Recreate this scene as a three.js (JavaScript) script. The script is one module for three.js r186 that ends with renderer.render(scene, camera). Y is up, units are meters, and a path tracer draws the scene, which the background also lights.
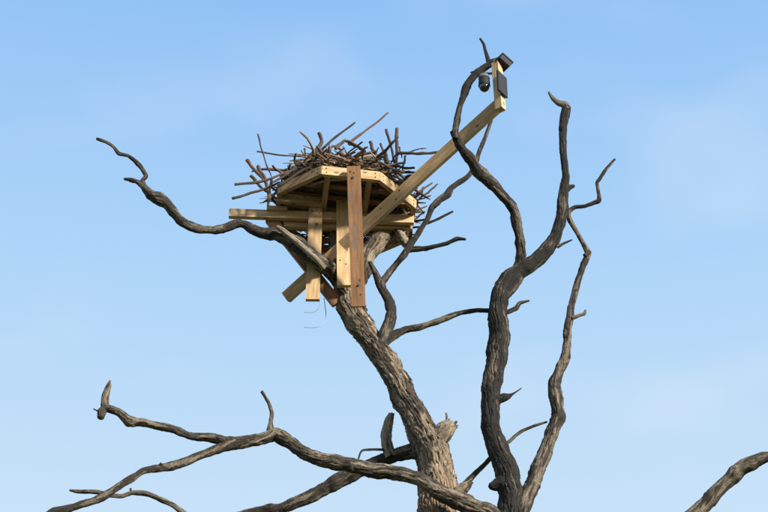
import * as THREE from 'three';
import { ImprovedNoise } from 'three/addons/math/ImprovedNoise.js';
import { mergeGeometries } from 'three/addons/utils/BufferGeometryUtils.js';

// ---------------------------------------------------------------- camera, sky, sun, exposure
const scene = new THREE.Scene();
const camera = new THREE.PerspectiveCamera(14.93, 1024 / 683, 0.1, 2000);
camera.position.set(0.34, 1.6, 13.75);
camera.rotation.set(THREE.MathUtils.degToRad(34.6), 0, 0);
const renderer = new THREE.WebGLRenderer({ antialias: true });
renderer.toneMapping = THREE.LinearToneMapping;
renderer.toneMappingExposure = 1.9;
renderer.shadowMap.enabled = true;
const SKY_SCALE = 1 / 1.9;

const perlin = new ImprovedNoise();
const N3 = (x, y, z) => perlin.noise(x, y, z);
const fbm = (x, y, z, o = 3) => { let a = 0, g = 1, t = 0; for (let i = 0; i < o; i++) { a += g * N3(x, y, z); t += g; g *= 0.5; x = x * 2.03 + 17.1; y = y * 2.03 + 5.7; z = z * 2.03 + 9.3; } return a / t; };
const clamp = (x, a, b) => Math.min(b, Math.max(a, x));
const sstep = (a, b, x) => { const t = clamp((x - a) / (b - a), 0, 1); return t * t * (3 - 2 * t); };
const mix = (a, b, t) => a + (b - a) * t;
const mix3 = (a, b, t) => [mix(a[0], b[0], t), mix(a[1], b[1], t), mix(a[2], b[2], t)];
let seedState = 20417;
const rnd = () => { seedState = (seedState * 1664525 + 1013904223) >>> 0; return seedState / 4294967296; };
const rr = (a, b) => a + (b - a) * rnd();

// clear, slightly hazy spring sky: deeper overhead, paler towards the horizon, thin wisps
{
  const stops = [[0, .80, .87, .93], [12, .72, .83, .94], [27, .575, .757, .94], [34.6, .415, .655, .94], [42, .285, .535, .91], [60, .17, .38, .80], [90, .12, .29, .68]];
  const w = 1024, h = 512, data = new Float32Array(w * h * 4);
  for (let j = 0; j < h; j++) {
    const el = ((j + 0.5) / h - 0.5) * 180, e = Math.max(0, el);
    let k = 0; while (k < stops.length - 2 && e > stops[k + 1][0]) k++;
    const t = clamp((e - stops[k][0]) / (stops[k + 1][0] - stops[k][0]), 0, 1);
    const base = [1, 2, 3].map((c) => mix(stops[k][c], stops[k + 1][c], t));
    for (let i = 0; i < w; i++) {
      const az = ((i + 0.5) / w - 0.5) * 2 * Math.PI, ce = Math.cos(el * Math.PI / 180);
      const x = Math.cos(az) * ce, y = Math.sin(el * Math.PI / 180), z = Math.sin(az) * ce;
      const warm = 0.5 + 0.5 * (x * 0.8 + z * 0.6);                       // a little paler on the sun's half of the sky
      const px = x / (y + 0.25), pz = z / (y + 0.25);
      const wisp = (0.75 * sstep(-0.25, 0.55, fbm(px * 4.2 + pz * 1.6 + 5.6, pz * 6.5 - px * 2.0, 2.2, 4)) + 0.25 * sstep(-0.2, 0.5, fbm(px * 9 + 4.4, pz * 15 + px * 6, 7.7, 4))) * 0.42;
      const m = clamp(0.16 * (warm - 0.42) + wisp - 0.10, 0, 1);
      const o = (j * w + i) * 4;
      data[o] = mix(base[0], 0.86, m) * SKY_SCALE; data[o + 1] = mix(base[1], 0.90, m) * SKY_SCALE; data[o + 2] = mix(base[2], 0.95, m) * SKY_SCALE; data[o + 3] = 1;
    }
  }
  const sky = new THREE.DataTexture(data, w, h, THREE.RGBAFormat, THREE.FloatType);
  sky.mapping = THREE.EquirectangularReflectionMapping; sky.magFilter = THREE.LinearFilter; sky.minFilter = THREE.LinearFilter; sky.wrapS = THREE.RepeatWrapping; sky.needsUpdate = true;
  scene.background = sky; scene.environment = sky;
}
const sun = new THREE.DirectionalLight(new THREE.Color(1.0, 0.93, 0.82), 4.9);
{
  const az = THREE.MathUtils.degToRad(46), el = THREE.MathUtils.degToRad(21);
  sun.target.position.set(0, 11, 0);
  sun.position.set(30 * Math.sin(az) * Math.cos(el), 11 + 30 * Math.sin(el), 30 * Math.cos(az) * Math.cos(el));
  sun.castShadow = true; sun.shadow.mapSize.set(4096, 4096); sun.shadow.radius = 11;
  Object.assign(sun.shadow.camera, { left: -8, right: 8, top: 8, bottom: -14, near: 1, far: 80 });
  scene.add(sun, sun.target);
}

// ---------------------------------------------------------------- measured positions (metres; platform centre stands over x = 0, z = 0)
const BRANCH = {
  trunk: [[0.72,-0.12,0.25,0.52],[0.72,0.25,0.25,0.44],[0.72,1.0,0.23,0.36],[0.7,2.5,0.2,0.31],[0.66,4.5,0.15,0.285],[0.6,6.2,0.1,0.25],[0.815,8.084,0.05,0.1646],[0.773,8.337,0.05,0.1523],[0.754,8.622,0.05,0.1433],[0.766,8.88,0.042,0.1448],[0.734,9.117,0.034,0.1389],[0.661,9.349,0.027,0.1149],[0.559,9.558,0.019,0.1034],[0.459,9.807,0.011,0.0963],[0.365,9.984,0.003,0.091],[0.282,10.163,-0.004,0.0886],[0.182,10.344,-0.012,0.0967],[0.088,10.518,-0.02,0.1019],[0.035,10.743,-0.055,0.1029],[-0.019,10.981,-0.09,0.0916],[-0.057,11.21,-0.12,0.073],[-0.078,11.415,-0.14,0.0579]],
  fork: [[0.069,10.709,-0.05,0.0753],[0.135,10.98,-0.058,0.0799],[0.202,11.162,-0.065,0.0765],[0.305,11.303,-0.073,0.0808],[0.401,11.425,-0.08,0.0812],[0.48,11.547,-0.1,0.0698],[0.542,11.691,-0.12,0.0544]],
  slab: [[0.444,11.376,-0.01,0.0302],[0.486,11.299,-0.007,0.0495],[0.529,11.223,-0.003,0.0455],[0.563,11.148,0.0,0.0223]],
  limb_left: [[0.052,10.718,-0.08,0.0678],[-0.0,10.82,-0.08,0.068],[-0.077,10.903,-0.02,0.0634],[-0.188,10.852,0.235,0.0655],[-0.306,10.93,0.27,0.0656],[-0.409,11.02,0.273,0.0658],[-0.503,11.09,0.275,0.0599],[-0.58,11.12,0.278,0.0523],[-0.682,11.132,0.28,0.0486],[-0.775,11.159,0.288,0.0433],[-0.836,11.201,0.295,0.0403],[-0.912,11.211,0.303,0.0372],[-0.994,11.164,0.31,0.0371],[-1.084,11.128,0.318,0.0371],[-1.185,11.127,0.325,0.0371],[-1.281,11.153,0.333,0.0371],[-1.368,11.21,0.34,0.0402],[-1.446,11.293,0.348,0.041],[-1.501,11.377,0.355,0.0411],[-1.562,11.418,0.363,0.0527],[-1.632,11.46,0.37,0.0412],[-1.701,11.534,0.378,0.0268],[-1.753,11.582,0.385,0.0199],[-1.814,11.603,0.393,0.0183],[-1.874,11.608,0.4,0.0122]],
  limb_left_tip: [[-1.689,11.531,0.36,0.0222],[-1.724,11.609,0.37,0.0207],[-1.696,11.655,0.38,0.0184],[-1.744,11.738,0.39,0.0169],[-1.808,11.812,0.4,0.0169],[-1.861,11.853,0.41,0.0154],[-1.939,11.867,0.42,0.0169],[-1.995,11.935,0.43,0.0139],[-2.057,11.976,0.44,0.0147],[-2.136,12.007,0.45,0.0131]],
  split_left: [[-0.161,10.784,0.26,0.0217],[-0.234,10.824,0.35,0.0246],[-0.337,10.93,0.357,0.0247],[-0.431,11.017,0.365,0.0248],[-0.508,11.083,0.372,0.0263],[-0.563,11.124,0.38,0.0188]],
  prong: [[0.299,10.109,0.02,0.0661],[0.348,10.261,0.027,0.0589],[0.382,10.384,0.033,0.0517],[0.403,10.489,0.04,0.0413],[0.39,10.575,0.047,0.0414],[0.357,10.641,0.053,0.0385],[0.315,10.717,0.06,0.0355],[0.289,10.804,0.067,0.0311],[0.255,10.891,0.073,0.022],[0.217,10.968,0.08,0.0144]],
  prong_long: [[0.332,10.677,0.06,0.0309],[0.323,10.766,0.063,0.031],[0.374,10.85,0.065,0.0265],[0.459,10.977,0.068,0.0251],[0.553,11.13,0.071,0.0268],[0.64,11.285,0.073,0.0238],[0.719,11.431,0.076,0.0224],[0.759,11.541,0.079,0.024],[0.826,11.625,0.081,0.0303],[0.887,11.676,0.084,0.0351],[0.923,11.745,0.087,0.0234],[1.065,11.862,0.089,0.0204],[1.129,11.959,0.092,0.0196],[1.177,12.134,0.095,0.0189],[1.235,12.288,0.097,0.0174],[1.299,12.501,0.1,0.0136]],
  prong_mid: [[0.52,11.148,0.0,0.0254],[0.605,11.144,0.02,0.0261],[0.682,11.139,0.04,0.0238],[0.75,11.137,0.06,0.0191],[0.878,11.163,0.08,0.0168],[0.963,11.196,0.1,0.0176],[1.035,11.175,0.12,0.0099]],
  prong_twig: [[0.71,11.377,0.07,0.0123],[0.805,11.415,0.083,0.0108],[0.874,11.448,0.097,0.0108],[0.934,11.475,0.11,0.0077]],
  side_branch: [[0.34,10.206,0.02,0.0439],[0.423,10.269,0.029,0.041],[0.514,10.312,0.038,0.0321],[0.639,10.341,0.047,0.0291],[0.806,10.399,0.056,0.0261],[0.974,10.463,0.065,0.0224],[1.124,10.483,0.075,0.0202],[1.265,10.466,0.084,0.0202],[1.372,10.455,0.093,0.0202],[1.44,10.489,0.102,0.0179],[1.474,10.531,0.111,0.0157],[1.55,10.549,0.12,0.0089]],
  back_limb: [[0.693,9.209,-0.05,0.0714],[0.566,9.246,-0.1,0.0608],[0.437,9.237,-0.15,0.0501],[0.308,9.209,-0.2,0.0516],[0.162,9.135,-0.214,0.0544],[0.018,9.065,-0.229,0.0572],[-0.158,8.964,-0.243,0.0542],[-0.309,8.882,-0.257,0.0511],[-0.453,8.826,-0.271,0.0424],[-0.605,8.807,-0.286,0.0352],[-0.749,8.788,-0.3,0.0316],[-0.931,8.73,-0.3,0.028],[-1.086,8.65,-0.3,0.0171]],
  back_stub: [[0.396,9.204,-0.14,0.05],[0.372,9.302,-0.135,0.0458],[0.364,9.419,-0.13,0.0386],[0.385,9.538,-0.125,0.0344],[0.401,9.605,-0.12,0.0257]],
  back_twig: [[0.372,9.266,-0.12,0.0108],[0.275,9.265,-0.11,0.0094],[0.171,9.252,-0.1,0.0086],[0.147,9.213,-0.09,0.0079],[0.128,9.135,-0.08,0.0064]],
  limb_low: [[1.285,8.212,0.22,0.0953],[1.206,8.403,0.26,0.0889],[1.123,8.499,0.28,0.0753],[1.001,8.536,0.3,0.0656],[0.863,8.599,0.32,0.0629],[0.741,8.666,0.34,0.0602],[0.618,8.733,0.36,0.0568],[0.464,8.794,0.36,0.0563],[0.309,8.825,0.36,0.055],[0.092,8.86,0.36,0.0522],[-0.118,8.904,0.36,0.0551],[-0.267,8.97,0.36,0.0525],[-0.402,9.059,0.36,0.0526],[-0.506,9.134,0.36,0.0556],[-0.582,9.107,0.377,0.0485],[-0.689,9.066,0.394,0.0441],[-0.796,9.043,0.411,0.0468],[-0.904,9.038,0.429,0.0412],[-1.012,9.058,0.446,0.0328],[-1.167,9.062,0.463,0.0328],[-1.244,9.089,0.48,0.0314],[-1.314,9.109,0.497,0.0286],[-1.422,9.127,0.514,0.0272],[-1.531,9.151,0.531,0.0307],[-1.638,9.161,0.549,0.0369],[-1.718,9.218,0.566,0.0286],[-1.804,9.242,0.583,0.0272],[-1.847,9.225,0.6,0.0244]],
  low_stub: [[-1.792,9.221,0.6,0.0271],[-1.828,9.261,0.6,0.0356],[-1.83,9.338,0.6,0.0329],[-1.818,9.405,0.6,0.0266],[-1.809,9.446,0.6,0.0175],[-1.803,9.486,0.6,0.0063]],
  low_lump: [[-1.818,9.248,0.6,0.0258],[-1.846,9.205,0.605,0.0369],[-1.852,9.144,0.61,0.0257]],
  low_lump_twig: [[-1.852,9.194,0.6,0.0076],[-1.884,9.213,0.605,0.0055],[-1.912,9.224,0.61,0.0041]],
  low_twig: [[-0.552,9.108,0.36,0.0344],[-0.554,9.179,0.36,0.0317],[-0.554,9.242,0.36,0.0162],[-0.545,9.333,0.36,0.0162],[-0.574,9.433,0.36,0.0149],[-0.629,9.529,0.36,0.0121]],
  low_nub: [[-0.481,9.09,0.36,0.0203],[-0.462,9.133,0.37,0.0098]],
  low_fork: [[-0.81,9.021,0.42,0.0412],[-0.9,8.984,0.442,0.0369],[-0.997,8.935,0.463,0.034],[-1.1,8.875,0.485,0.0311],[-1.225,8.8,0.506,0.031],[-1.373,8.752,0.528,0.0302],[-1.498,8.71,0.549,0.0274],[-1.581,8.63,0.571,0.0273],[-1.686,8.542,0.592,0.0271],[-1.818,8.437,0.614,0.0297],[-1.96,8.372,0.635,0.0289],[-2.095,8.319,0.657,0.0288],[-2.218,8.241,0.678,0.0274],[-2.39,8.14,0.7,0.0192]],
  under_limb: [[0.765,7.877,0.05,0.1223],[0.461,7.901,0.175,0.0876],[0.009,7.966,0.3,0.0669],[-0.438,8.0,0.4,0.0464],[-0.847,8.091,0.5,0.0295],[-1.042,8.252,0.509,0.0229],[-1.152,8.356,0.518,0.021],[-1.254,8.432,0.527,0.021],[-1.355,8.482,0.536,0.0197],[-1.471,8.526,0.545,0.0197],[-1.568,8.527,0.555,0.0183],[-1.64,8.493,0.564,0.0169],[-1.73,8.494,0.573,0.0169],[-1.836,8.515,0.582,0.0162],[-1.956,8.513,0.591,0.0169],[-2.031,8.522,0.6,0.0101]],
  under_nub: [[-1.574,8.512,0.56,0.0108],[-1.581,8.559,0.56,0.0074]],
  stem: [[0.7,5.6,0.16,0.16],[0.82,6.4,0.26,0.17],[1.215,7.899,0.18,0.1215],[1.302,8.238,0.2,0.1126],[1.321,8.54,0.21,0.0965],[1.305,8.77,0.218,0.0875],[1.265,8.977,0.225,0.0839],[1.209,9.179,0.233,0.076],[1.187,9.393,0.24,0.0708],[1.196,9.545,0.248,0.0712],[1.216,9.698,0.256,0.0744],[1.244,9.835,0.263,0.0791],[1.281,10.087,0.271,0.082],[1.278,10.276,0.278,0.0752],[1.275,10.418,0.286,0.0733],[1.307,10.541,0.294,0.0706],[1.385,10.646,0.301,0.0664],[1.488,10.736,0.309,0.0628],[1.599,10.822,0.316,0.0592],[1.695,10.923,0.324,0.0564],[1.776,11.04,0.332,0.049],[1.825,11.2,0.339,0.0447],[1.849,11.341,0.347,0.0472],[1.864,11.482,0.354,0.0421],[1.898,11.647,0.362,0.03],[1.894,11.802,0.37,0.0293],[1.892,11.959,0.377,0.031],[1.893,12.184,0.385,0.0352],[1.918,12.312,0.392,0.0392],[1.935,12.401,0.4,0.0354]],
  stem_tip: [[1.941,12.362,0.4,0.0354],[1.923,12.418,0.4,0.0323],[1.871,12.44,0.4,0.026],[1.825,12.491,0.4,0.0189],[1.789,12.565,0.4,0.0086]],
  stem_knob: [[1.178,9.501,0.26,0.0423],[1.241,9.505,0.268,0.0423],[1.305,9.519,0.276,0.0322],[1.337,9.528,0.284,0.0179],[1.369,9.546,0.292,0.0078],[1.439,9.597,0.3,0.0035]],
  stem_knob_low: [[1.314,8.804,0.22,0.0694],[1.25,8.774,0.227,0.0588],[1.199,8.753,0.233,0.0384],[1.163,8.745,0.24,0.0244]],
  stem_nub: [[1.846,11.468,0.36,0.0252],[1.882,11.505,0.36,0.0267],[1.927,11.547,0.36,0.0222],[1.962,11.563,0.36,0.0145]],
  stem_twig: [[1.788,10.949,0.33,0.0172],[1.843,10.975,0.345,0.0105],[1.914,11.002,0.36,0.0059]],
  inner_stem: [[1.296,10.422,0.28,0.0437],[1.366,10.551,0.28,0.0513],[1.436,10.663,0.29,0.0515],[1.478,10.787,0.3,0.0457],[1.477,10.9,0.386,0.0397],[1.462,11.003,0.471,0.0381],[1.428,11.167,0.557,0.0419],[1.343,11.239,0.643,0.0426],[1.233,11.315,0.729,0.0455],[1.119,11.375,0.814,0.0514],[1.055,11.429,0.9,0.0453],[0.994,11.508,0.933,0.0379],[0.945,11.587,0.967,0.0342],[0.912,11.66,1.0,0.0275]],
  inner_upper: [[0.931,11.571,1.0,0.0245],[0.933,11.687,1.012,0.0231],[0.952,11.783,1.025,0.0231],[0.984,11.933,1.038,0.0247],[1.028,12.08,1.05,0.0309],[1.098,12.2,1.062,0.0295],[1.175,12.266,1.075,0.0311],[1.244,12.311,1.088,0.0326],[1.312,12.339,1.1,0.025]],
  inner_tip: [[1.228,12.306,1.06,0.0235],[1.218,12.395,1.06,0.0175],[1.2,12.495,1.06,0.0122],[1.189,12.551,1.06,0.0114],[1.16,12.612,1.06,0.0084]],
  inner_prong: [[1.151,12.262,1.06,0.0189],[1.112,12.246,1.06,0.0128],[1.07,12.235,1.06,0.006]],
  outer_stem: [[1.32,8.253,0.17,0.0957],[1.401,8.572,0.18,0.0689],[1.487,8.788,0.183,0.0554],[1.575,8.999,0.186,0.0558],[1.663,9.204,0.189,0.052],[1.72,9.402,0.191,0.0523],[1.717,9.576,0.194,0.0548],[1.715,9.705,0.197,0.05],[1.757,9.826,0.2,0.0429],[1.82,9.952,0.211,0.0372],[1.844,10.196,0.221,0.0331],[1.877,10.365,0.232,0.0303],[1.95,10.656,0.242,0.0254],[2.004,10.81,0.253,0.024],[2.048,10.924,0.263,0.0294],[2.018,11.009,0.274,0.0211],[1.962,11.146,0.284,0.0204],[1.912,11.258,0.295,0.0213],[1.911,11.329,0.305,0.0221],[1.963,11.368,0.316,0.0198],[2.043,11.373,0.326,0.0175],[2.125,11.4,0.337,0.0183],[2.167,11.419,0.347,0.019],[2.169,11.48,0.358,0.0152],[2.156,11.589,0.368,0.0145],[2.187,11.634,0.379,0.0145],[2.252,11.733,0.389,0.013],[2.324,11.822,0.4,0.0092]],
  outer_twig: [[1.884,10.294,0.25,0.0169],[1.942,10.316,0.257,0.014],[1.984,10.33,0.263,0.014],[1.997,10.362,0.27,0.0081]],
  outer_nub: [[2.022,10.885,0.29,0.0218],[2.067,10.931,0.29,0.0158]],
  trunk_stub: [[0.627,9.154,0.05,0.0709],[0.699,9.206,0.07,0.0781],[0.779,9.274,0.08,0.0754],[0.844,9.337,0.09,0.064],[0.889,9.381,0.1,0.0511]],
  stub_nub_a: [[0.828,9.354,0.1,0.015],[0.846,9.437,0.1,0.0086],[0.839,9.483,0.1,0.0072]],
  stub_nub_b: [[0.884,9.345,0.1,0.015],[0.921,9.404,0.1,0.0107]],
  trunk_knob: [[0.856,8.727,0.1,0.0555],[0.935,8.772,0.113,0.0443],[0.99,8.814,0.127,0.0373],[1.026,8.846,0.14,0.0274]],
  thin_right: [[0.92,8.763,0.08,0.031],[1.001,8.865,0.088,0.0247],[1.074,8.954,0.096,0.0205],[1.155,9.035,0.103,0.0206],[1.236,9.125,0.111,0.0178],[1.309,9.184,0.119,0.0157],[1.391,9.261,0.127,0.0135],[1.448,9.302,0.134,0.0136],[1.537,9.339,0.142,0.0121],[1.642,9.373,0.15,0.0078]],
  far_right: [[0.871,7.53,0.1,0.1136],[1.477,7.625,0.6,0.0911],[2.055,7.832,0.8,0.0712],[2.359,7.926,1.0,0.0603],[2.609,8.115,1.038,0.0541],[2.808,8.311,1.075,0.0518],[2.94,8.415,1.113,0.0545],[3.018,8.448,1.15,0.0544],[3.095,8.469,1.188,0.0426],[3.184,8.477,1.225,0.032],[3.366,8.527,1.263,0.0281],[3.671,8.689,1.3,0.0164]]
};   // x, y, z, radius
const TIMBER = {
  post_front: [[0.085,11.544,0.66],[0.13,10.441,0.19]],
  post_a: [[-0.247,11.573,0.13],[-0.255,10.545,0.13]],
  post_b: [[-0.014,11.594,0.13],[0.005,10.685,0.13]],
  beam: [[-0.995,11.46,0.1],[0.598,11.411,0.07]],
  beam_low: [[-0.523,11.392,0.03],[0.586,11.392,0.0]],
  pole: [[-0.499,10.801,-0.22],[1.307,11.894,1.06]],
  brace: [[-0.644,11.439,0.05],[-0.051,10.589,0.01]],
  cross: [[-0.578,11.528,0.235],[-0.193,11.526,0.175]],
  block: [[-0.669,11.496,0.11],[-0.492,11.487,0.11]],
  leg_right: [[0.566,11.465,-0.09],[0.565,11.326,-0.09]],
  cam_post: [[1.288,12.283,1.12],[1.305,11.781,1.12]],
  dome: [[1.183,12.168,1.12],[1.178,11.984,1.12]],
  panel: [[1.323,12.018,1.17],[1.323,12.018,1.17]],
  cap: [[1.343,12.289,1.12],[1.343,12.289,1.12]]
};
const STICKS = [
  [[[-0.76,12.134,0.35],[-0.706,11.915,0.35],[-0.62,11.656,0.35]],0.0087],
  [[[-0.763,11.981,0.3],[-0.562,11.943,0.3],[-0.336,11.921,0.3]],0.0087],
  [[[-0.843,11.842,0.36],[-0.759,11.723,0.36],[-0.659,11.584,0.36]],0.0181],
  [[[-0.799,11.67,0.36],[-0.737,11.595,0.36],[-0.665,11.499,0.36]],0.0163],
  [[[-0.926,11.49,0.48],[-0.702,11.521,0.48],[-0.501,11.611,0.48],[-0.282,11.707,0.48]],0.0135],
  [[[-0.944,11.372,0.44],[-0.794,11.424,0.44],[-0.66,11.477,0.44],[-0.544,11.546,0.44]],0.0135],
  [[[-0.329,11.926,0.25],[-0.27,12.014,0.25],[-0.215,12.102,0.25],[-0.216,12.18,0.25],[-0.235,12.224,0.25]],0.0217],
  [[[-0.309,11.899,0.3],[-0.148,12.069,0.3],[0.085,12.307,0.3]],0.013],
  [[[-0.348,11.975,0.35],[-0.333,11.85,0.35]],0.0095],
  [[[-0.083,11.931,0.4],[-0.015,12.007,0.4],[0.037,12.013,0.4],[0.15,11.931,0.4]],0.0181],
  [[[0.044,12.08,0.3],[0.2,12.229,0.3],[0.38,12.409,0.3]],0.0122],
  [[[0.361,12.224,0.3],[0.384,12.107,0.3],[0.409,11.997,0.3],[0.426,11.855,0.3]],0.014],
  [[[0.452,12.235,0.3],[0.45,12.052,0.3],[0.444,11.801,0.3]],0.0184],
  [[[0.314,11.975,0.42],[0.336,11.872,0.42],[0.357,11.742,0.42]],0.0112],
  [[[0.461,11.946,0.32],[0.652,11.944,0.32],[0.86,11.951,0.32]],0.0156],
  [[[0.549,12.008,0.25],[0.628,12.041,0.25],[0.711,12.056,0.25]],0.007],
  [[[0.391,11.742,0.42],[0.503,11.721,0.42],[0.605,11.706,0.42]],0.0137],
  [[[0.525,11.855,0.4],[0.494,11.704,0.4]],0.0112],
  [[[0.616,11.596,0.2],[0.685,11.655,0.2],[0.759,11.719,0.2]],0.0103],
  [[[0.642,11.583,0.16],[0.729,11.653,0.16],[0.808,11.733,0.16]],0.0104],
  [[[0.556,11.436,-0.02],[0.626,11.505,-0.02],[0.697,11.57,-0.02]],0.0095],
  [[[0.444,11.495,-0.05],[0.601,11.489,-0.05],[0.731,11.511,-0.05]],0.013],
  [[[0.461,11.39,-0.06],[0.574,11.419,-0.06],[0.696,11.443,-0.06]],0.0113],
  [[[0.581,11.656,0.22],[0.633,11.603,0.22],[0.718,11.539,0.22]],0.0121],
  [[[0.218,12.046,0.35],[0.245,11.959,0.35],[0.306,11.85,0.35]],0.0174],
  [[[0.175,11.975,0.3],[0.105,12.041,0.3],[0.026,12.074,0.3]],0.0191],
  [[[-0.036,11.795,0.52],[0.067,11.741,0.52],[0.238,11.656,0.52]],0.0188],
  [[[-0.375,11.703,0.5],[-0.458,11.607,0.5],[-0.607,11.49,0.5]],0.0145],
  [[[-0.743,11.777,0.36],[-0.687,11.648,0.36],[-0.638,11.457,0.36],[-0.643,11.352,0.36]],0.0189],
  [[[-0.63,11.671,0.33],[-0.633,11.522,0.33],[-0.646,11.384,0.33]],0.0154],
  [[[0.34,11.847,0.48],[0.374,11.729,0.48],[0.442,11.622,0.48],[0.51,11.558,0.48]],0.0171],
  [[[-0.552,11.422,0.55],[-0.37,11.569,0.55],[-0.186,11.686,0.55],[0.008,11.729,0.55]],0.0151],
  [[[0.434,11.719,0.38],[0.52,11.692,0.38],[0.657,11.698,0.38]],0.0146],
  [[[0.47,12.03,0.3],[0.496,11.91,0.3]],0.0087],
  [[[-0.162,11.937,0.35],[-0.093,12.002,0.35],[-0.032,11.959,0.35]],0.0138],
  [[[0.565,11.591,0.12],[0.652,11.655,0.12],[0.687,11.731,0.12]],0.0138],
  [[[0.094,11.697,0.55],[0.264,11.686,0.55],[0.475,11.569,0.55]],0.0144],
  [[[0.522,11.478,0.04],[0.617,11.531,0.04],[0.713,11.59,0.04]],0.0086],
  [[[0.547,11.531,0.1],[0.625,11.573,0.1],[0.703,11.573,0.1]],0.0086],
  [[[0.581,11.544,0.14],[0.66,11.587,0.14],[0.746,11.624,0.14]],0.0078],
  [[[0.616,11.654,0.18],[0.685,11.6,0.18],[0.736,11.547,0.18]],0.0086],
  [[[0.503,11.663,0.34],[0.588,11.642,0.34],[0.683,11.679,0.34]],0.0103],
  [[[0.461,11.362,-0.05],[0.53,11.33,-0.05],[0.599,11.351,-0.05]],0.0087]
];
const CABLES = [[[-0.194,10.567,0.12],[-0.189,10.527,0.12],[-0.201,10.484,0.11],[-0.234,10.455,0.1],[-0.284,10.445,0.1],[-0.326,10.45,0.1]],[[-0.164,10.636,0.03],[-0.154,10.549,0.04],[-0.144,10.443,0.05],[-0.159,10.367,0.06],[-0.208,10.323,0.07],[-0.266,10.316,0.07],[-0.324,10.32,0.07]]];

// ---------------------------------------------------------------- helpers
const taken = new Map();
const numbered = (n) => { const k = taken.get(n) ?? 0; taken.set(n, k + 1); return k ? n + '_' + String(k).padStart(3, '0') : n; };
function tag(o, label, category, group) { o.userData.label = label; o.userData.category = category; if (group) o.userData.group = group; return o; }
function thing(name, label, category, pos, group) { const g = new THREE.Group(); g.name = numbered(name); g.position.set(...pos); scene.add(g); return tag(g, label, category, group); }
function part(name, geo, mat, parent) { const m = new THREE.Mesh(geo, mat); m.name = name; m.castShadow = m.receiveShadow = true; parent.add(m); return m; }
const toSRGB = (v) => { v = clamp(v, 0, 1); return 255 * (v <= 0.0031308 ? v * 12.92 : 1.055 * Math.pow(v, 1 / 2.4) - 0.055); };
function texture(w, h, fn, srgb = true) {
  const d = new Uint8Array(w * h * 4);
  for (let j = 0; j < h; j++) for (let i = 0; i < w; i++) { const c = fn(i / w, j / h, i, j), o = (j * w + i) * 4; for (let k = 0; k < 3; k++) d[o + k] = clamp(srgb ? toSRGB(c[k]) : 255 * c[k], 0, 255); d[o + 3] = 255; }
  const t = new THREE.DataTexture(d, w, h); t.wrapS = t.wrapT = THREE.RepeatWrapping; t.magFilter = THREE.LinearFilter; t.minFilter = THREE.LinearMipmapLinearFilter; t.generateMipmaps = true;
  if (srgb) t.colorSpace = THREE.SRGBColorSpace; t.needsUpdate = true; return t;
}
// noise that tiles over the unit square (u, v on two circles is costly; blend of shifted copies is enough here)
const tile = (f) => (u, v) => { const a = sstep(0.75, 1, u), b = sstep(0.75, 1, v); return mix(mix(f(u, v), f(u - 1, v), a), mix(f(u, v - 1), f(u - 1, v - 1), a), b); };

// ---------------------------------------------------------------- setting: ground far below the frame
{
  const g = new THREE.CircleGeometry(900, 96); g.rotateX(-Math.PI / 2);
  const p = g.attributes.position, uv = g.attributes.uv; for (let i = 0; i < p.count; i++) uv.setXY(i, p.getX(i) / 8, p.getZ(i) / 8);
  const n1 = tile((u, v) => fbm(u * 6, v * 6, 1.5, 4)), n2 = tile((u, v) => fbm(u * 60, v * 60, 4.5, 2));
  const map = texture(512, 512, (u, v) => { const a = 0.5 + n1(u, v), b = 0.5 + n2(u, v); return mix3([.045, .06, .02], [.11, .105, .045], clamp(0.6 * a + 0.4 * b, 0, 1)); });
  const ground = part('ground', g, new THREE.MeshStandardMaterial({ map, roughness: 1 }), scene);
  ground.userData.kind = 'structure'; ground.userData.label = 'rough grassy ground under the dead tree';
}

// ---------------------------------------------------------------- dead tree
const fibre = tile((u, v) => 0.6 * fbm(u * 46, v * 7, 3.3, 3) + 0.4 * fbm(u * 16, v * 3, 8.1, 3));
const speck = tile((u, v) => fbm(u * 40, v * 60, 5.9, 3));
const barkHeight = texture(512, 512, (u, v) => { const a = clamp(0.5 + 0.9 * fibre(u, v) + 0.25 * speck(u, v), 0, 1); return [a, a, a]; }, false);
const shred = tile((u, v) => fbm(u * 30, v * 9, 12.7, 3)), dots = tile((u, v) => fbm(u * 34, v * 44, 21.3, 2));
const barkGrain = texture(512, 512, (u, v) => {
  const a = clamp(0.62 + 0.75 * fibre(u + 0.31, v + 0.17) + 0.45 * speck(u + 0.5, v), 0.22, 1), strip = sstep(0.02, 0.16, shred(u, v)), fleck = sstep(0.17, 0.27, dots(u, v));
  const c = mix3([a, a * 0.97, a * 0.93], [a * 0.42, a * 0.38, a * 0.34], strip * 0.85); return mix3(c, [0.95, 0.95, 0.86], fleck * 0.8);
});
const barkMat = new THREE.MeshStandardMaterial({ vertexColors: true, map: barkGrain, bumpMap: barkHeight, bumpScale: 0.008, roughness: 0.92, metalness: 0 });

const TREE_BASE = [.72, 0, .25];
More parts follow.
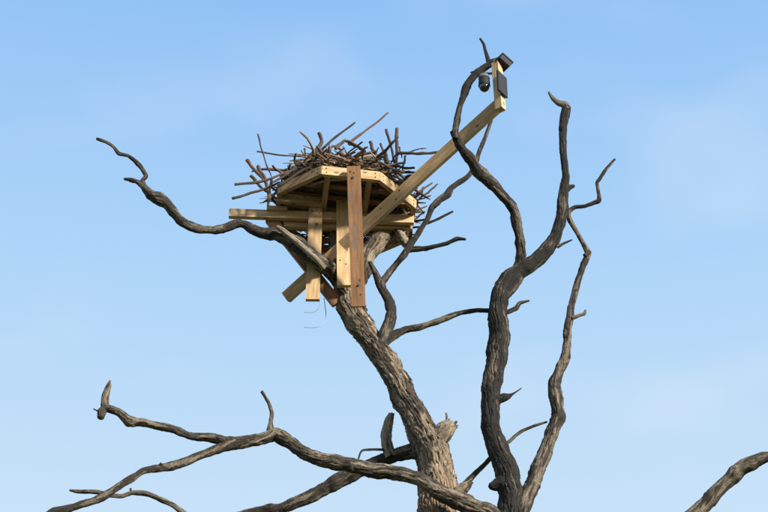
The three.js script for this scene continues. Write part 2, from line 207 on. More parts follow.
// One limb: a tube along measured nodes whose surface carries bark plates (proud) and bared wood (sunk).
// bare: 0 all bark .. 1 all bared wood
function limbGeometry(nodes, o = {}) {
  const { bare = 0.45, tone = 1, warm = 0, peeled = null, seed = rnd() * 100, twist = 1.2, broken = false, lump = 0.12, lichen = 0.35 } = o;
  const pts = nodes.map((n) => new THREE.Vector3(n[0] - TREE_BASE[0], n[1] - TREE_BASE[1], n[2] - TREE_BASE[2]));
  const curve = new THREE.CatmullRomCurve3(pts, false, 'catmullrom', 0.3);
  // parameter steps, finer where the limb is thin, coarse on the trunk below the frame
  const rAt = (t) => { const f = t * (nodes.length - 1), i = Math.min(nodes.length - 2, Math.floor(f)), k = f - i, s = k * k * (3 - 2 * k); return mix(nodes[i][3], nodes[i + 1][3], 0.5 * k + 0.5 * s); };
  const ts = [0]; let t = 0;
  while (t < 1) {
    const f = t * (nodes.length - 1), i = Math.min(nodes.length - 2, Math.floor(f)), segLen = Math.max(0.004, pts[i].distanceTo(pts[i + 1]));
    const y = curve.getPoint(t).y, step = y < 7.2 ? 0.05 : clamp(rAt(t) * 0.2, 0.006, 0.012);
    t += step / segLen / (nodes.length - 1); ts.push(Math.min(1, t));
  }
  if (ts.length > 1 && ts[ts.length - 1] - ts[ts.length - 2] < 1e-5) ts.splice(ts.length - 2, 1);
  const rMax = Math.max(...nodes.map((n) => n[3])), rMed = nodes.map((n) => n[3]).sort((a, b) => a - b)[nodes.length >> 1];
  const n = clamp(Math.ceil(2 * Math.PI * Math.min(rMax, 0.22) / 0.008), 9, 132), turns = Math.max(1, Math.round(2 * Math.PI * rMed / 0.22));
  const P = [], C = [], U = [], I = [], T = new THREE.Vector3(), X = new THREE.Vector3(1, 0.13, 0.31), Y = new THREE.Vector3(), D = new THREE.Vector3();
  let s = 0; const prev = new THREE.Vector3();
  const F1 = 1 / 0.042, F2 = 1 / 0.02, F3 = 1 / 0.055;
  const total = curve.getLength(), knots = []; let ks = rr(0.08, 0.3);
  while (ks < total) { knots.push([ks, rnd() * 6.283, rr(0.14, 0.40), rr(0.7, 1.3)]); ks += rr(0.12, 0.45); }
  ts.forEach((tt, j) => {
    const c = curve.getPoint(tt); curve.getTangent(tt, T);
    if (j) s += c.distanceTo(prev); prev.copy(c);
    X.addScaledVector(T, -X.dot(T)).normalize(); Y.crossVectors(T, X);
    let r = rAt(tt);
    r *= 1 + lump * (1.3 * N3(s * 5.5 / Math.max(1, rMed * 12), seed, 3.1) + 1.0 * N3(s * 17, seed, 7.7));
    const wob = Math.min(r, 0.08) * 0.28;
    c.addScaledVector(X, wob * N3(s * 7, seed + 11, 0.5)).addScaledVector(Y, wob * N3(s * 7, seed + 23, 0.5));
    for (let i = 0; i <= n; i++) {
      const th = (i % n) / n * 2 * Math.PI, a = th + twist * s;
      D.set(0, 0, 0).addScaledVector(X, Math.cos(th)).addScaledVector(Y, Math.sin(th));
      const rc = Math.max(r, 0.02), ca = Math.cos(a) * rc, sa = Math.sin(a) * rc;
      const plate = fbm(ca * F1, sa * F1, s * 3.4 + seed, 3), ridge = 1 - Math.abs(2 * fbm(ca * F2, sa * F2, s * 2.6 + seed * 1.7, 2));
      const flake = fbm(ca * 60, sa * 60, s * 24 + seed * 2.3, 2), crackN = fbm(ca * F3, sa * F3, s * 1.3 + seed * 4.1, 2), crack = Math.max(1 - sstep(0.0, 0.085, Math.abs(crackN)), 0.7 - 0.7 * sstep(0.0, 0.07, Math.abs(fbm(ca * 22, sa * 22, s * 15 + seed * 6.3, 2))));
      const peel = peeled ? sstep(peeled[1], peeled[0], c.y + 0.9 * plate + 0.3 * flake) : 0;                 // bark fallen off in a ragged patch
      const bark = sstep(-0.05, 0.04, plate + 0.25 * flake + (0.5 - bare) * 0.9 - 0.30 * peel);
      const amp = Math.min(0.0125, r * 0.10);
      const oval = 1 + 0.09 * N3(Math.cos(th) * 0.9, Math.sin(th) * 0.9, s * 2.2 + seed);
      let rad = r * oval + amp * (0.75 * bark * (0.45 + 0.9 * (ridge - 0.45)) + 0.45 * (1 - bark) * (ridge - 0.7) + 0.6 * flake - 1.0 * crack);
      for (const [k0, k1, ka, kw] of knots) {                              // knots: a swelling on one side with a sunken scar in its middle
        const ds = (s - k0) / (kw * r); if (Math.abs(ds) > 2.5) continue;
        let dt = th - k1; dt -= 2 * Math.PI * Math.round(dt / (2 * Math.PI)); const d2 = ds * ds + dt * dt * 1.6;
        rad += r * ka * (Math.exp(-d2) - 0.75 * Math.exp(-d2 * 7));
      }
      const jag = broken && j > ts.length - 3 ? r * 0.9 * (flake + 0.4 * N3(Math.cos(th) * 2, Math.sin(th) * 2, seed)) : 0;
      P.push(c.x + D.x * rad + T.x * jag, c.y + D.y * rad + T.y * jag, c.z + D.z * rad + T.z * jag);
      // colours belong to the matter: dark bark, grey weathered wood, tan fresh wood, pale lichen
      const v1 = 0.5 + 1.1 * fbm(ca * 14, sa * 14, s * 2.3 + seed * 3.1, 3), v2 = 0.5 + 1.3 * fbm(ca * 44 + 9, sa * 44, s * 14 + seed * 0.7, 2);
      const barkC = mix3([.03, .022, .015], [.14, .103, .068], clamp(0.45 * v1 + 0.55 * v2, 0, 1));
      const woodC = mix3([.25, .195, .140], mix3([.50, .43, .335], [.56, .39, .25], clamp(warm + 0.4 * peel + v2 - 0.5, 0, 1)), clamp(v1, 0, 1));
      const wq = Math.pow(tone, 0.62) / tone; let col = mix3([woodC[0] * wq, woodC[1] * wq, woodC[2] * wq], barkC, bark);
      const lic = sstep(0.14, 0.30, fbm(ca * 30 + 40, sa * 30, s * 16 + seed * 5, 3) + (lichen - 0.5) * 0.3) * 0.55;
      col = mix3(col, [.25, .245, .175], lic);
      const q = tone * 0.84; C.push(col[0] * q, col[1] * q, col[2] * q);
      U.push(i / n * turns, s / 0.45);
      if (j && i < n) { const b = j * (n + 1) + i, q = b - n - 1; I.push(q, q + 1, b, b, q + 1, b + 1); }
    }
  });
  // end cap: the tip closes in a short cone, a broken end is hollowed and splintery
  const last = (ts.length - 1) * (n + 1), c = curve.getPoint(1), r = nodes[nodes.length - 1][3]; curve.getTangent(1, T);
  const off = broken ? -0.25 * r : 0.7 * r, v = P.length / 3;
  P.push(c.x + T.x * off, c.y + T.y * off, c.z + T.z * off); C.push(.26 * tone, .20 * tone, .14 * tone); U.push(0.5, s / 0.45);
  for (let i = 0; i < n; i++) I.push(last + i, last + i + 1, v);
  const g = new THREE.BufferGeometry();
  g.setAttribute('position', new THREE.Float32BufferAttribute(P, 3)); g.setAttribute('color', new THREE.Float32BufferAttribute(C, 3)); g.setAttribute('uv', new THREE.Float32BufferAttribute(U, 2)); g.setIndex(I);
  g.computeVertexNormals();
  const N = g.attributes.normal;
  for (let j = 0; j < ts.length; j++) { const a = j * (n + 1), b = a + n; const x = N.getX(a) + N.getX(b), y = N.getY(a) + N.getY(b), z = N.getZ(a) + N.getZ(b), l = Math.hypot(x, y, z) || 1; N.setXYZ(a, x / l, y / l, z / l); N.setXYZ(b, x / l, y / l, z / l); }
  g.userData.ring = n + 1;
  return g;
}
const tree = thing('dead_tree', 'bare dead tree with crooked weathered limbs holding a nest platform', 'tree', TREE_BASE);
const limb = (name, key, o, parent = tree) => part(name, limbGeometry(BRANCH[key], o), barkMat, parent);
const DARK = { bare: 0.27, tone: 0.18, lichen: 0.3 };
const trunk = limb('trunk', 'trunk', { bare: 0.52, peeled: [9.05, 9.25], warm: 0.55, lichen: 0.42, lump: 0.05, twist: 0.7, tone: 0.78 });
limb('broken_stub', 'trunk_stub', { bare: 0.8, warm: 0.4, broken: true, lump: 0.14 }, trunk);
limb('twig', 'stub_nub_a', { bare: 0.3 }, trunk); limb('twig', 'stub_nub_b', { bare: 0.3 }, trunk);
limb('knot', 'trunk_knob', { bare: 0.55, warm: 0.3, broken: true, lump: 0.3 }, trunk);
const fork = limb('branch', 'fork', { bare: 0.7, lump: 0.08 });
limb('bark_slab', 'slab', { bare: 0.6, lump: 0.2 }, fork);
const leftLimb = limb('branch', 'limb_left', { bare: 0.4, tone: 0.45, lichen: 0.55 });
limb('twig', 'limb_left_tip', { bare: 0.35, tone: 0.27 }, leftLimb);
limb('split_wood', 'split_left', { bare: 1.0, tone: 1.15, broken: true }, leftLimb);
const prong = limb('branch', 'prong', { bare: 0.25, tone: 0.34, broken: true });
limb('twig', 'prong_long', { bare: 0.35, tone: 0.32 }, prong);
limb('twig', 'prong_mid', { bare: 0.35, tone: 0.34, warm: 0.4 }, fork);
limb('twig', 'prong_twig', { bare: 0.3, tone: 0.3 }, prong);
limb('branch', 'side_branch', { bare: 0.4, tone: 0.44 });
const back = limb('branch', 'back_limb', { bare: 0.35, tone: 0.44 });
limb('broken_stub', 'back_stub', { bare: 0.7, broken: true }, back);
limb('twig', 'back_twig', { bare: 0.1, tone: 0.5 }, back);
const low = limb('branch', 'limb_low', { bare: 0.45, tone: 0.7, lichen: 0.7 });
limb('broken_stub', 'low_stub', { bare: 0.6, tone: 0.65 }, low); limb('knot', 'low_lump', { bare: 0.1, tone: 0.7, lump: 0.25 }, low);
limb('twig', 'low_lump_twig', { bare: 0.2 }, low); limb('twig', 'low_twig', { bare: 0.5, tone: 0.5 }, low); limb('twig', 'low_nub', { bare: 0.5 }, low);
limb('branch', 'low_fork', { bare: 0.4, tone: 0.52, lichen: 0.5 }, low);
const under = limb('branch', 'under_limb', { bare: 0.5, tone: 0.55 });
limb('twig', 'under_nub', { bare: 0.5 }, under);
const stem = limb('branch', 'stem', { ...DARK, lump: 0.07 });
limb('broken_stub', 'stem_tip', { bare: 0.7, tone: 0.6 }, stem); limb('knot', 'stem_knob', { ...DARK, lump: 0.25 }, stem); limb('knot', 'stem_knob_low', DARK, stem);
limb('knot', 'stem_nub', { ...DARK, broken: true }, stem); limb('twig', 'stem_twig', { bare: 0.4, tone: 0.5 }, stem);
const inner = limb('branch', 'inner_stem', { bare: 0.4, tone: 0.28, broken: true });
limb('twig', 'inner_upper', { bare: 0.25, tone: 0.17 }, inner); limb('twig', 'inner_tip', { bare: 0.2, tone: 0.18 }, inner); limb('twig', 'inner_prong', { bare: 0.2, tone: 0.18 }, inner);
const outer = limb('branch', 'outer_stem', { bare: 0.5, tone: 0.4, warm: 0.15 });
limb('twig', 'outer_twig', { bare: 0.5, broken: true }, outer); limb('knot', 'outer_nub', { bare: 0.4 }, outer);
limb('twig', 'thin_right', { bare: 0.5, tone: 0.6 }, trunk);
limb('branch', 'far_right', { bare: 0.5, tone: 0.7, lichen: 0.6 });

// short snapped spurs along the limbs
for (const [key, host, count] of [['limb_low', low, 4], ['outer_stem', outer, 2], ['limb_left', leftLimb, 2], ['low_fork', low, 2], ['prong_long', prong, 2], ['back_limb', back, 2]]) {
  const nodes = BRANCH[key].filter((n) => n[1] > 8.2);
  for (let k = 0; k < count; k++) {
    const i = 1 + Math.floor(rnd() * (nodes.length - 3)), f = rnd(), a = nodes[i], b = nodes[i + 1], p = [0, 1, 2, 3].map((c) => mix(a[c], b[c], f));
    const T = new THREE.Vector3(b[0] - a[0], b[1] - a[1], b[2] - a[2]).normalize(), d = new THREE.Vector3(rr(-1, 1), rr(-0.5, 1), rr(-1, 1)); d.addScaledVector(T, -d.dot(T)).normalize().addScaledVector(T, rr(0.1, 0.7)).normalize();
    const l = rr(0.012, 0.035) + p[3], q = rr(0.005, 0.011);
    part('spur', limbGeometry([[...p.slice(0, 3), q * 1.6], [p[0] + d.x * p[3], p[1] + d.y * p[3], p[2] + d.z * p[3], q * 1.3], [p[0] + d.x * l, p[1] + d.y * l + 0.004, p[2] + d.z * l, q * 0.8]], { bare: 0.4, tone: 0.45, broken: true }), barkMat, host === tree ? trunk : host);
  }
}

// loose scales of bark still clinging to the bigger limbs, each a thin curled chip
{
  const flakeMat = new THREE.MeshStandardMaterial({ vertexColors: true, roughness: 0.95 });
  const chips = []; for (let k = 0; k < 6; k++) {
    const g = new THREE.BoxGeometry(1, 0.14, 1, 2, 1, 4), p = g.attributes.position;
    for (let i = 0; i < p.count; i++) { const x = p.getX(i), y = p.getY(i), z = p.getZ(i); const edge = 1 - 0.55 * Math.abs(z) * 2 * (0.5 + N3(z * 3 + k, k * 2.7, 1.5)); p.setXYZ(i, x * edge + 0.22 * N3(z * 2.4, k * 5.1, 0.3), y + 0.10 + 0.45 * z * z * (k % 2 ? 1 : 0.3) + 0.25 * N3(x * 2, z * 2, k), z + 0.12 * N3(x * 3, k, 4.4)); }
    g.deleteAttribute('uv'); chips.push(g);
  }
  const A = new THREE.Vector3(), Nn = new THREE.Vector3(), Nn2 = new THREE.Vector3(), T = new THREE.Vector3(), X = new THREE.Vector3(), M = new THREE.Matrix4();
  for (const [host, count] of [[trunk, 1500], [stem, 900], [low, 700], [outer, 420], [inner, 320], [leftLimb, 420], [back, 320], [fork, 160], [prong, 160]]) {
    const src = host.geometry, P = src.attributes.position, Nm = src.attributes.normal, C = src.attributes.color, ring = src.userData.ring, gs = [];
    for (let k = 0, tries = 0; k < count && tries < count * 12; tries++) {
      const i = Math.floor(rnd() * (P.count - ring - 2)); A.fromBufferAttribute(P, i); if (A.y < 7.9) continue;
      Nn.fromBufferAttribute(Nm, i); T.fromBufferAttribute(P, i + ring).sub(A).normalize(); X.crossVectors(Nn, T).normalize(); T.crossVectors(X, Nn);
      const clump = N3(A.x * 9, A.y * 5, A.z * 9 + 3.3); if (clump < rr(-0.5, 0.35)) continue;
      const g = chips[k % 6].clone(), row = Math.floor(i / ring) * ring, opp = row + ((i - row) + (ring >> 1)) % (ring - 1), rad = 0.5 * A.distanceTo(Nn2.fromBufferAttribute(P, opp)), big = clamp(rad / 0.11, 0.12, 1.1), w = rr(0.006, 0.015) * Math.max(0.35, big), l = rr(0.022, 0.075) * Math.max(0.3, big);
      M.makeBasis(X.clone().multiplyScalar(w), Nn.clone().multiplyScalar(rr(0.010, 0.020) * Math.max(0.22, big)), T.clone().multiplyScalar(l)).setPosition(A.x, A.y, A.z); g.applyMatrix4(M);
      const q = rr(0.35, 1.12), col = [C.getX(i) * q, C.getY(i) * q, C.getZ(i) * q], cols = []; for (let v = 0; v < g.attributes.position.count; v++) cols.push(...col);
      g.setAttribute('color', new THREE.Float32BufferAttribute(cols, 3)); gs.push(g); k++;
    }
    const m = part('bark_scales', mergeGeometries(gs), flakeMat, host); m.userData.kind = 'stuff';
  }
}

// ---------------------------------------------------------------- timber
function woodTexture(seed, dark, light, knots) {
  const K = []; for (let i = 0; i < knots; i++) K.push([rnd(), rnd(), rr(0.008, 0.016)]);
  const warp = tile((u, v) => fbm(u * 5, v * 4, seed, 3)), fine = tile((u, v) => fbm(u * 10, v * 110, seed + 3, 2)), blot = tile((u, v) => fbm(u * 7, v * 5, seed + 8, 3)), stain = tile((u, v) => fbm(u * 14, v * 5, seed + 21, 4)), split = tile((u, v) => fbm(u * 3, v * 26, seed + 33, 2) + 0.25 * sstep(0, 1, 0.5 + fbm(u * 9, v * 2, seed + 40, 2)) );
  return texture(1024, 256, (u, v) => {
    let y = v * 0.4, near = 0;
    for (const [ku, kv, kr] of K) { let du = (u - ku); du -= Math.round(du); let dv = (v - kv); dv -= Math.round(dv); const d = Math.hypot(du * 1.6 * 0.55, dv * 0.4); y += 0.012 * Math.sign(dv) * Math.exp(-d * d / (kr * kr * 5)); near = Math.max(near, sstep(kr, kr * 0.55, d)); }
    const ring = 0.5 + 0.5 * Math.sin((y * 150) + 5 * warp(u, v));
    const m = clamp(0.45 + 0.28 * (ring - 0.5) + 0.6 * fine(u, v) + 0.75 * blot(u, v), 0, 1), grey = sstep(0.12, 0.42, stain(u, v)) * 0.5, check = 1 - sstep(0, 0.035, Math.abs(split(u, v)));
    const lum = 0.45 * light[1] + 0.3 * dark[1]; return mix3(mix3(mix3(mix3(dark, light, m), [lum * 1.05, lum, lum * 0.9], grey), [dark[0] * 0.6, dark[1] * 0.55, dark[2] * 0.5], check * 0.45), [dark[0] * 0.4, dark[1] * 0.34, dark[2] * 0.3], near * 0.85);
  });
}
const pineMap = woodTexture(2.2, [.33, .20, .085], [.60, .43, .235], 9), pineMap2 = woodTexture(12.9, [.28, .17, .075], [.52, .36, .19], 7), brownMap = woodTexture(31.4, [.14, .062, .024], [.29, .148, .064], 4);
const sawn = texture(512, 256, (() => { const f = tile((u, v) => fbm(u * 12, v * 90, 6.6, 2)), g = tile((u, v) => fbm(u * 60, v * 9, 2.1, 2)); return (u, v) => { const a = clamp(0.5 + 0.6 * f(u, v) + 0.3 * g(u, v), 0, 1); return [a, a, a]; }; })(), false);
const wood = (map, color = 0xffffff) => new THREE.MeshStandardMaterial({ map, bumpMap: sawn, bumpScale: 0.0015, roughness: 0.78, color });
const W = { pine: wood(pineMap), pineB: wood(pineMap2), pineC: wood(pineMap2, new THREE.Color(0.84, 0.8, 0.76)), brown: wood(brownMap), brownB: wood(brownMap, new THREE.Color(0.92, 0.9, 0.9)) };
const screwMat = new THREE.MeshStandardMaterial({ color: 0x2c2622, roughness: 0.5, metalness: 0.7 });
// a sawn board: length along z, width along x, thickness along y, small eased edges; mitre tilts both ends
function boardGeometry(len, w, t, mitre = 0) {
  const b = 0.004, sh = new THREE.Shape(); sh.moveTo(-w / 2 + b, -t / 2 + b); sh.lineTo(w / 2 - b, -t / 2 + b); sh.lineTo(w / 2 - b, t / 2 - b); sh.lineTo(-w / 2 + b, t / 2 - b); sh.closePath();
  const g = new THREE.ExtrudeGeometry(sh, { depth: len - 2 * b, bevelEnabled: true, bevelSize: b, bevelThickness: b, bevelSegments: 2 });
  g.translate(0, 0, -len / 2 + b);
  const p = g.attributes.position, nm = g.attributes.normal, uv = g.attributes.uv, ou = rnd(), ov = rnd();
  for (let i = 0; i < p.count; i += 3) {
    let nx = 0, ny = 0, nz = 0; for (let k = 0; k < 3; k++) { nx += Math.abs(nm.getX(i + k)); ny += Math.abs(nm.getY(i + k)); nz += Math.abs(nm.getZ(i + k)); }
    for (let k = i; k < i + 3; k++) { const x = p.getX(k), y = p.getY(k), z = p.getZ(k); if (nz > nx && nz > ny) uv.setXY(k, ou + x / 6, ov + y / 0.4); else if (ny > nx) uv.setXY(k, ou + z / 1.6, ov + x / 0.4); else uv.setXY(k, ou + z / 1.6, ov + 0.5 + y / 0.4); }
  }
  if (mitre) for (let i = 0; i < p.count; i++) p.setZ(i, p.getZ(i) + Math.sign(p.getZ(i)) * p.getY(i) * mitre);
  return g;
}
const PB = [0, 11.44, 0];
const platform = thing('nest_platform', 'octagonal timber nesting platform with posts, braces and long slanting pole', 'platform', PB);
function board(name, a, b, w, t, wdir, mat, parent = platform, origin = PB) {
  const A = new THREE.Vector3(a[0] - origin[0], a[1] - origin[1], a[2] - origin[2]), B = new THREE.Vector3(b[0] - origin[0], b[1] - origin[1], b[2] - origin[2]);
  const Z = B.clone().sub(A), len = Z.length(); Z.normalize();
  const X = new THREE.Vector3(...wdir); X.addScaledVector(Z, -X.dot(Z)).normalize(); const Y = new THREE.Vector3().crossVectors(Z, X);
  const m = part(name, boardGeometry(len, w, t), mat, parent);
  m.position.copy(A).add(B).multiplyScalar(0.5); m.quaternion.setFromRotationMatrix(new THREE.Matrix4().makeBasis(X, Y, Z));
  m.userData.size = [w, t, len]; return m;
}
const screwGeo = new THREE.CylinderGeometry(0.006, 0.006, 0.003, 10);
function screws(m, list, face = 1) { for (const [x, z] of list) { const s = part('screw', screwGeo, screwMat, m); s.position.set(x, face * m.userData.size[1] / 2 + face * 0.0008, z); } delete m.userData.size; }

const boltGeo = mergeGeometries([new THREE.CylinderGeometry(0.007, 0.007, 0.007, 6).translate(0, 0.005, 0), new THREE.CylinderGeometry(0.012, 0.012, 0.003, 20)]);
const boltMat = new THREE.MeshStandardMaterial({ color: 0x5a554f, roughness: 0.55, metalness: 0.6 });
function bolts(m, list, face) { for (const [x, z, t] of list) { const s = part('bolt', boltGeo, boltMat, m); s.position.set(x, face * (t / 2 + 0.001), z); if (face < 0) s.rotation.x = Math.PI; } }
// octagonal rim, joists and slats lie in one frame that is turned a little and sags to one side
const deck = new THREE.Matrix4().compose(new THREE.Vector3(0, 11.575, 0), new THREE.Quaternion().setFromEuler(new THREE.Euler(0, 0, THREE.MathUtils.degToRad(-3.0))).multiply(new THREE.Quaternion().setFromEuler(new THREE.Euler(0, THREE.MathUtils.degToRad(6), 0))), new THREE.Vector3(1, 1, 1));
const onDeck = (x, y, z) => new THREE.Vector3(x, y, z).applyMatrix4(deck);
const AP = 0.6, RT = 0.04, RH = 0.088;
for (let i = 0; i < 8; i++) {
  const a = i * Math.PI / 4, mid = AP - RT / 2, len = 2 * mid * Math.tan(Math.PI / 8) - 0.003;
  const nrm = new THREE.Vector3(Math.sin(a), 0, Math.cos(a)), Z = new THREE.Vector3(-Math.cos(a), 0, Math.sin(a)), X = new THREE.Vector3(0, -1, 0);
  const m = part('rim_board', boardGeometry(len, RH, RT, Math.tan(Math.PI / 8)), i === 0 ? W.pine : i === 1 ? W.pineB : W.pineC, platform);
  // board axes: width x = down, thickness y = outward, length z
  m.quaternion.setFromRotationMatrix(new THREE.Matrix4().extractRotation(deck).multiply(new THREE.Matrix4().makeBasis(X, nrm, Z)));
  m.position.copy(onDeck(nrm.x * mid, -RH / 2 + rr(-0.003, 0.003), nrm.z * mid)).sub(new THREE.Vector3(...PB));
  m.userData.size = [RH, RT, len]; screws(m, [[-0.02, len / 2 - 0.03], [0.022, len / 2 - 0.035], [-0.02, -len / 2 + 0.03], [0.02, -len / 2 + 0.03]]);
}
for (const [x, w] of [[-0.19, W.pineC], [0.165, W.pineC]]) board('joist', onDeck(x, -0.05, 0.556).toArray(), onDeck(x, -0.05, -0.556).toArray(), 0.075, 0.045, [0, 1, 0], w);
board('cross_member', TIMBER.cross[0], TIMBER.cross[1], 0.085, 0.04, [0, 1, 0], W.pineC);
for (let i = 0; i < 7; i++) { const z = -0.48 + i * 0.16, h = Math.min(0.54, 0.80 - Math.abs(z)) - 0.012; board('deck_slat', onDeck(-h, -0.0055, z).toArray(), onDeck(h, -0.0055, z).toArray(), 0.055, 0.012, [0, 0, 1], W.brownB); }
board('beam', TIMBER.beam[0], TIMBER.beam[1], 0.080, 0.045, [0, 1, 0], W.pine);
board('beam', TIMBER.beam_low[0], TIMBER.beam_low[1], 0.07, 0.045, [0, 1, 0], W.pineB);
board('packing_block', TIMBER.block[0], TIMBER.block[1], 0.04, 0.07, [0, 1, 0], W.pineB);
board('short_leg', TIMBER.leg_right[0], TIMBER.leg_right[1], 0.045, 0.04, [1, 0, 0], W.brownB);
screws(board('post', TIMBER.post_a[0], TIMBER.post_a[1], 0.116, 0.040, [1, 0, 0], W.pineB), [[-0.03, -0.4], [0.03, -0.37]], 1);
screws(board('post', TIMBER.post_b[0], TIMBER.post_b[1], 0.116, 0.040, [1, 0, 0], W.pine), [[-0.03, 0.2], [0.02, 0.24]], 1);
const front = board('post', TIMBER.post_front[0], TIMBER.post_front[1], 0.116, 0.042, [1, 0, 0], W.brown); front.userData.label = 'red-brown front post';
screws(front, [[0.0, -0.54], [-0.03, -0.55], [0.02, 0.5]], 1);
bolts(front, [[0.005, 0.42, 0.042], [-0.01, -0.5, 0.042]], 1);
board('brace', TIMBER.brace[0], TIMBER.brace[1], 0.095, 0.04, [1, 0.7, 0], W.brownB);
const pole = board('camera_pole', TIMBER.pole[0], TIMBER.pole[1], 0.098, 0.055, [-0.6, 1, 0.1], W.pineB);
screws(pole, [[-0.02, 0.05], [0.02, 0.12], [0.01, -0.1], [-0.02, 0.75]], 1);
board('camera_post', TIMBER.cam_post[0], TIMBER.cam_post[1], 0.066, 0.066, [1, 0, 0.75], W.pine);

// ---------------------------------------------------------------- stick nest
const NEST = [0, 11.59, 0];
const nest = thing('stick_nest', 'large raptor nest of loose brown sticks heaped on the octagonal platform', 'nest', NEST);
const stickTex = texture(256, 256, (() => { const f = tile((u, v) => fbm(u * 24, v * 5, 1.2, 3)), g = tile((u, v) => fbm(u * 4, v * 12, 5.2, 3)); return (u, v) => { const a = clamp(0.72 + 0.7 * f(u, v) + 0.4 * g(u, v), 0.2, 1); return [a, a, a]; }; })());
const stickMats = [[.085, .055, .036], [.16, .078, .045], [.20, .155, .105], [.40, .29, .175], [.045, .032, .024], [.115, .076, .052], [.27, .175, .10]].map((c) => new THREE.MeshStandardMaterial({ color: new THREE.Color().setRGB(...c), map: stickTex, roughness: 0.9 }));
function stickGeometry(pts, r, seed, rings = 12, n = 7) {
  const curve = new THREE.CatmullRomCurve3(pts), P = [], U = [], I = [], T = new THREE.Vector3(), X = new THREE.Vector3(0.3, 0.2, 1), Y = new THREE.Vector3();
  for (let j = 0; j <= rings; j++) {
    const t = j / rings, c = curve.getPoint(t); curve.getTangent(t, T); X.addScaledVector(T, -X.dot(T)).normalize(); Y.crossVectors(T, X);
    const q = r * (1.12 - 0.3 * t) * (1 + 0.35 * N3(t * 6 + seed, seed, 1)) * (j === rings ? 0.75 : 1);
    c.addScaledVector(X, r * 0.9 * N3(t * 4, seed, 5)).addScaledVector(Y, r * 0.9 * N3(t * 4, seed, 9));
    for (let i = 0; i <= n; i++) { const a = i / n * 2 * Math.PI; P.push(c.x + (X.x * Math.cos(a) + Y.x * Math.sin(a)) * q, c.y + (X.y * Math.cos(a) + Y.y * Math.sin(a)) * q, c.z + (X.z * Math.cos(a) + Y.z * Math.sin(a)) * q); U.push(i / n, t * 2 + seed); if (j && i < n) { const b = j * (n + 1) + i, k = b - n - 1; I.push(k, k + 1, b, b, k + 1, b + 1); } }
  }
  for (const [row, fl] of [[0, 1], [rings, 0]]) { const o = row * (n + 1); for (let i = 1; i < n - 1; i++) fl ? I.push(o, o + i + 1, o + i) : I.push(o, o + i, o + i + 1); }
  const g = new THREE.BufferGeometry(); g.setAttribute('position', new THREE.Float32BufferAttribute(P, 3)); g.setAttribute('uv', new THREE.Float32BufferAttribute(U, 2)); g.setIndex(I); g.computeVertexNormals(); return g;
}
STICKS.forEach(([pts, r], k) => part('stick', stickGeometry(pts.map((p) => new THREE.Vector3(p[0] - NEST[0], p[1] - NEST[1], p[2] - NEST[2])), r * 0.84, k * 3.7 + 0.4, 14), stickMats[[0, 5, 1, 0, 5, 0, 0, 4][k % 8]], nest));
// sticks woven round the rim
const kinds = []; for (let k = 0; k < 10; k++) { const p = []; for (let i = 0; i < 6; i++) p.push(new THREE.Vector3(rr(-0.02, 0.02) + 0.05 * Math.sin(i * 0.6 + k) * (k % 3 ? 0.5 : 1), i / 5 - 0.5, rr(-0.02, 0.02))); let g = stickGeometry(p, 0.011, k * 9.1 + 2, 10, 6); if (k % 3 === 1) { const q = p[3], f = [q, q.clone().add(new THREE.Vector3(0.05, 0.10, 0.03)), q.clone().add(new THREE.Vector3(0.07, 0.26, 0.06))]; g = mergeGeometries([g, stickGeometry(f, 0.007, k, 5, 5)]); } kinds.push(g); }
function wovenStick(i) {
  const low = i % 3 === 0, phi = rnd() * 2 * Math.PI, rho = rr(0.22, 0.64), top = 0.40 * Math.max(0.08, 1 - Math.pow(rho / 0.68, 2.1));
  const y = 0.015 + top * Math.pow(rnd(), low ? 1.6 : 0.7), len = rr(0.34, 0.85) * (rho > 0.5 ? 0.8 : 1);
  const dir = phi + Math.PI / 2 + rr(-0.45, 0.45) * (rho < 0.42 ? 2.4 : 1), tilt = rr(-0.15, 0.15);
  const D = new THREE.Vector3(Math.cos(dir) * Math.cos(tilt), Math.sin(tilt), Math.sin(dir) * Math.cos(tilt));
  return { pos: new THREE.Vector3(Math.cos(phi) * rho * 0.9, Math.max(y, 0.02 + Math.abs(D.y) * len * 0.36) - 0.034 * Math.cos(phi) * rho / 0.6, Math.sin(phi) * rho * 0.9), quat: new THREE.Quaternion().setFromUnitVectors(new THREE.Vector3(0, 1, 0), D), scale: (() => { const q = 0.4 + 1.1 * rnd() * rnd() + 0.12 * (i % 5); return new THREE.Vector3(q, len, q * rr(0.85, 1.1)); })(), kind: i % kinds.length };
}
for (let i = 0; i < 235; i++) { const w = wovenStick(i), m = part('stick', kinds[w.kind], stickMats[[0, 1, 2, 3, 4, 5, 6, 3, 1, 0, 2, 6][Math.floor(rnd() * 12)]], nest); m.position.copy(w.pos); m.quaternion.copy(w.quat); m.scale.copy(w.scale); }
for (let i = 0; i < 15; i++) {                                       // sticks that jut out of the heap
  const phi = rr(0, 2 * Math.PI), up = rr(-0.15, 0.28), L = rr(0.28, 0.55), D = new THREE.Vector3(Math.cos(phi + rr(-0.7, 0.7)), up, Math.sin(phi + rr(-0.7, 0.7))).normalize(), q = rr(0.6, 1.4);
  const m = part('stick', kinds[i % kinds.length], stickMats[[0, 1, 5, 4, 2, 6][i % 6]], nest); m.scale.set(q, L, q); m.quaternion.setFromUnitVectors(new THREE.Vector3(0, 1, 0), D);
  m.position.set(Math.cos(phi) * 0.50, rr(0.09, 0.17) + up * 0.1, Math.sin(phi) * 0.50).addScaledVector(D, L * 0.2);
}
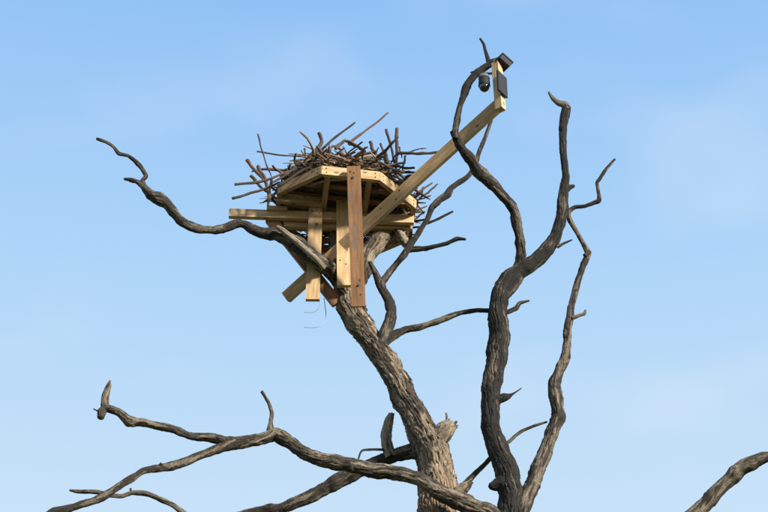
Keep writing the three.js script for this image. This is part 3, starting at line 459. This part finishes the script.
{ // the smaller stuff that fills the heap
  const gs = [], gs2 = []; const M = new THREE.Matrix4();
  for (let i = 0; i < 640; i++) {
    const w = wovenStick(i); if (i % 2) { const a = rnd() * 6.283, q = 0.55 * Math.sqrt(rnd()); w.pos.set(Math.cos(a) * q, rr(0.012, 0.12), Math.sin(a) * q); w.quat.setFromUnitVectors(new THREE.Vector3(0, 1, 0), new THREE.Vector3(rr(-1, 1), rr(-0.06, 0.06), rr(-1, 1)).normalize()); w.scale.y *= Math.min(1, (0.62 - q * 0.7) / 0.4); }
    w.scale.multiply(new THREE.Vector3(0.5, 0.85, 0.5)); (i % 5 < 3 || i % 2 ? gs : gs2).push(kinds[w.kind].clone().applyMatrix4(M.compose(w.pos, w.quat, w.scale)));
  }
  part('fine_sticks', mergeGeometries(gs), stickMats[5], nest).userData.kind = 'stuff'; part('dry_twigs', mergeGeometries(gs2), stickMats[6], nest).userData.kind = 'stuff';
  const lin = new THREE.SphereGeometry(1, 48, 24); const p = lin.attributes.position;
  for (let i = 0; i < p.count; i++) { const x = p.getX(i), y = p.getY(i), z = p.getZ(i), k = 1 + 0.16 * fbm(x * 5, y * 5, z * 5, 3); p.setXYZ(i, x * 0.50 * k, 0.085 + y * (y > 0 ? 0.17 : 0.075) * k, z * 0.50 * k); } lin.computeVertexNormals();
  part('lining', lin, new THREE.MeshStandardMaterial({ color: new THREE.Color().setRGB(.17, .125, .075), map: stickTex, roughness: 1 }), nest);
}

// ---------------------------------------------------------------- camera gear on the pole and loose wires
const blackMat = new THREE.MeshStandardMaterial({ color: 0x0b0b0d, roughness: 0.75 }), slateMat = new THREE.MeshStandardMaterial({ color: 0x15181e, roughness: 0.8, metalness: 0 }), greyMat = new THREE.MeshStandardMaterial({ color: 0x5d6066, roughness: 0.4 }), glassMat = new THREE.MeshPhysicalMaterial({ color: 0x10121a, roughness: 0.12, clearcoat: 1 });
{
  const [a, b] = TIMBER.dome, h = a[1] - b[1], g = thing('dome_camera', 'dark dome camera with pale collar hanging beside the pole top', 'camera', b);
  const prof = (l) => new THREE.LatheGeometry(l.map(([x, y]) => new THREE.Vector2(x, y)), 28);
  const dome = part('dome', new THREE.SphereGeometry(0.045, 28, 16), glassMat, g); dome.position.y = 0.045; dome.scale.y = 1.05;
  part('housing', prof([[0, h], [0.026, h], [0.036, h - 0.02], [0.044, h - 0.05], [0.049, 0.075], [0.051, 0.055], [0.045, 0.05]]), blackMat, g);
  part('collar', prof([[0.0455, h - 0.052], [0.038, h - 0.022], [0.041, h - 0.02], [0.0485, h - 0.052], [0.0455, h - 0.052]]), greyMat, g);
  const arm = part('bracket', new THREE.CylinderGeometry(0.011, 0.011, 0.10, 12), blackMat, g); arm.rotation.z = Math.PI / 2; arm.position.set(0.055, h + 0.006, 0);
}
{
  const g = thing('solar_panel', 'slate grey panel on a bracket at the side of the pole top', 'panel', TIMBER.panel[0]);
  g.rotation.set(-0.05, 0.94, 0.0);
  part('sheet', boardGeometry(0.225, 0.135, 0.016), slateMat, g).rotation.x = Math.PI / 2;
  const fr = part('backing', boardGeometry(0.16, 0.075, 0.014), blackMat, g); fr.rotation.x = Math.PI / 2; fr.position.z = -0.0155;
}
{
  const g = thing('signal_box', 'small black box fixed on top of the wooden camera post', 'box', TIMBER.cap[0]);
  g.rotation.set(0.1, 0.5, -0.55);
  part('case', boardGeometry(0.10, 0.115, 0.055), blackMat, g);
  const l = part('lid', boardGeometry(0.11, 0.125, 0.012), blackMat, g); l.position.y = 0.034;
}
CABLES.forEach((c, i) => {
  const o = c[0], g = new THREE.TubeGeometry(new THREE.CatmullRomCurve3(c.map((p) => new THREE.Vector3(p[0] - o[0], p[1] - o[1], p[2] - o[2]))), 48, 0.0032, 8);
  const m = part(numbered('wire'), g, new THREE.MeshStandardMaterial({ color: 0x7896ad, roughness: 0.5 }), scene); m.position.set(...o);
  tag(m, i ? 'longer thin wire looping down below the hanging post' : 'shorter thin wire curling at the foot of the post', 'wire');
});
renderer.render(scene, camera);
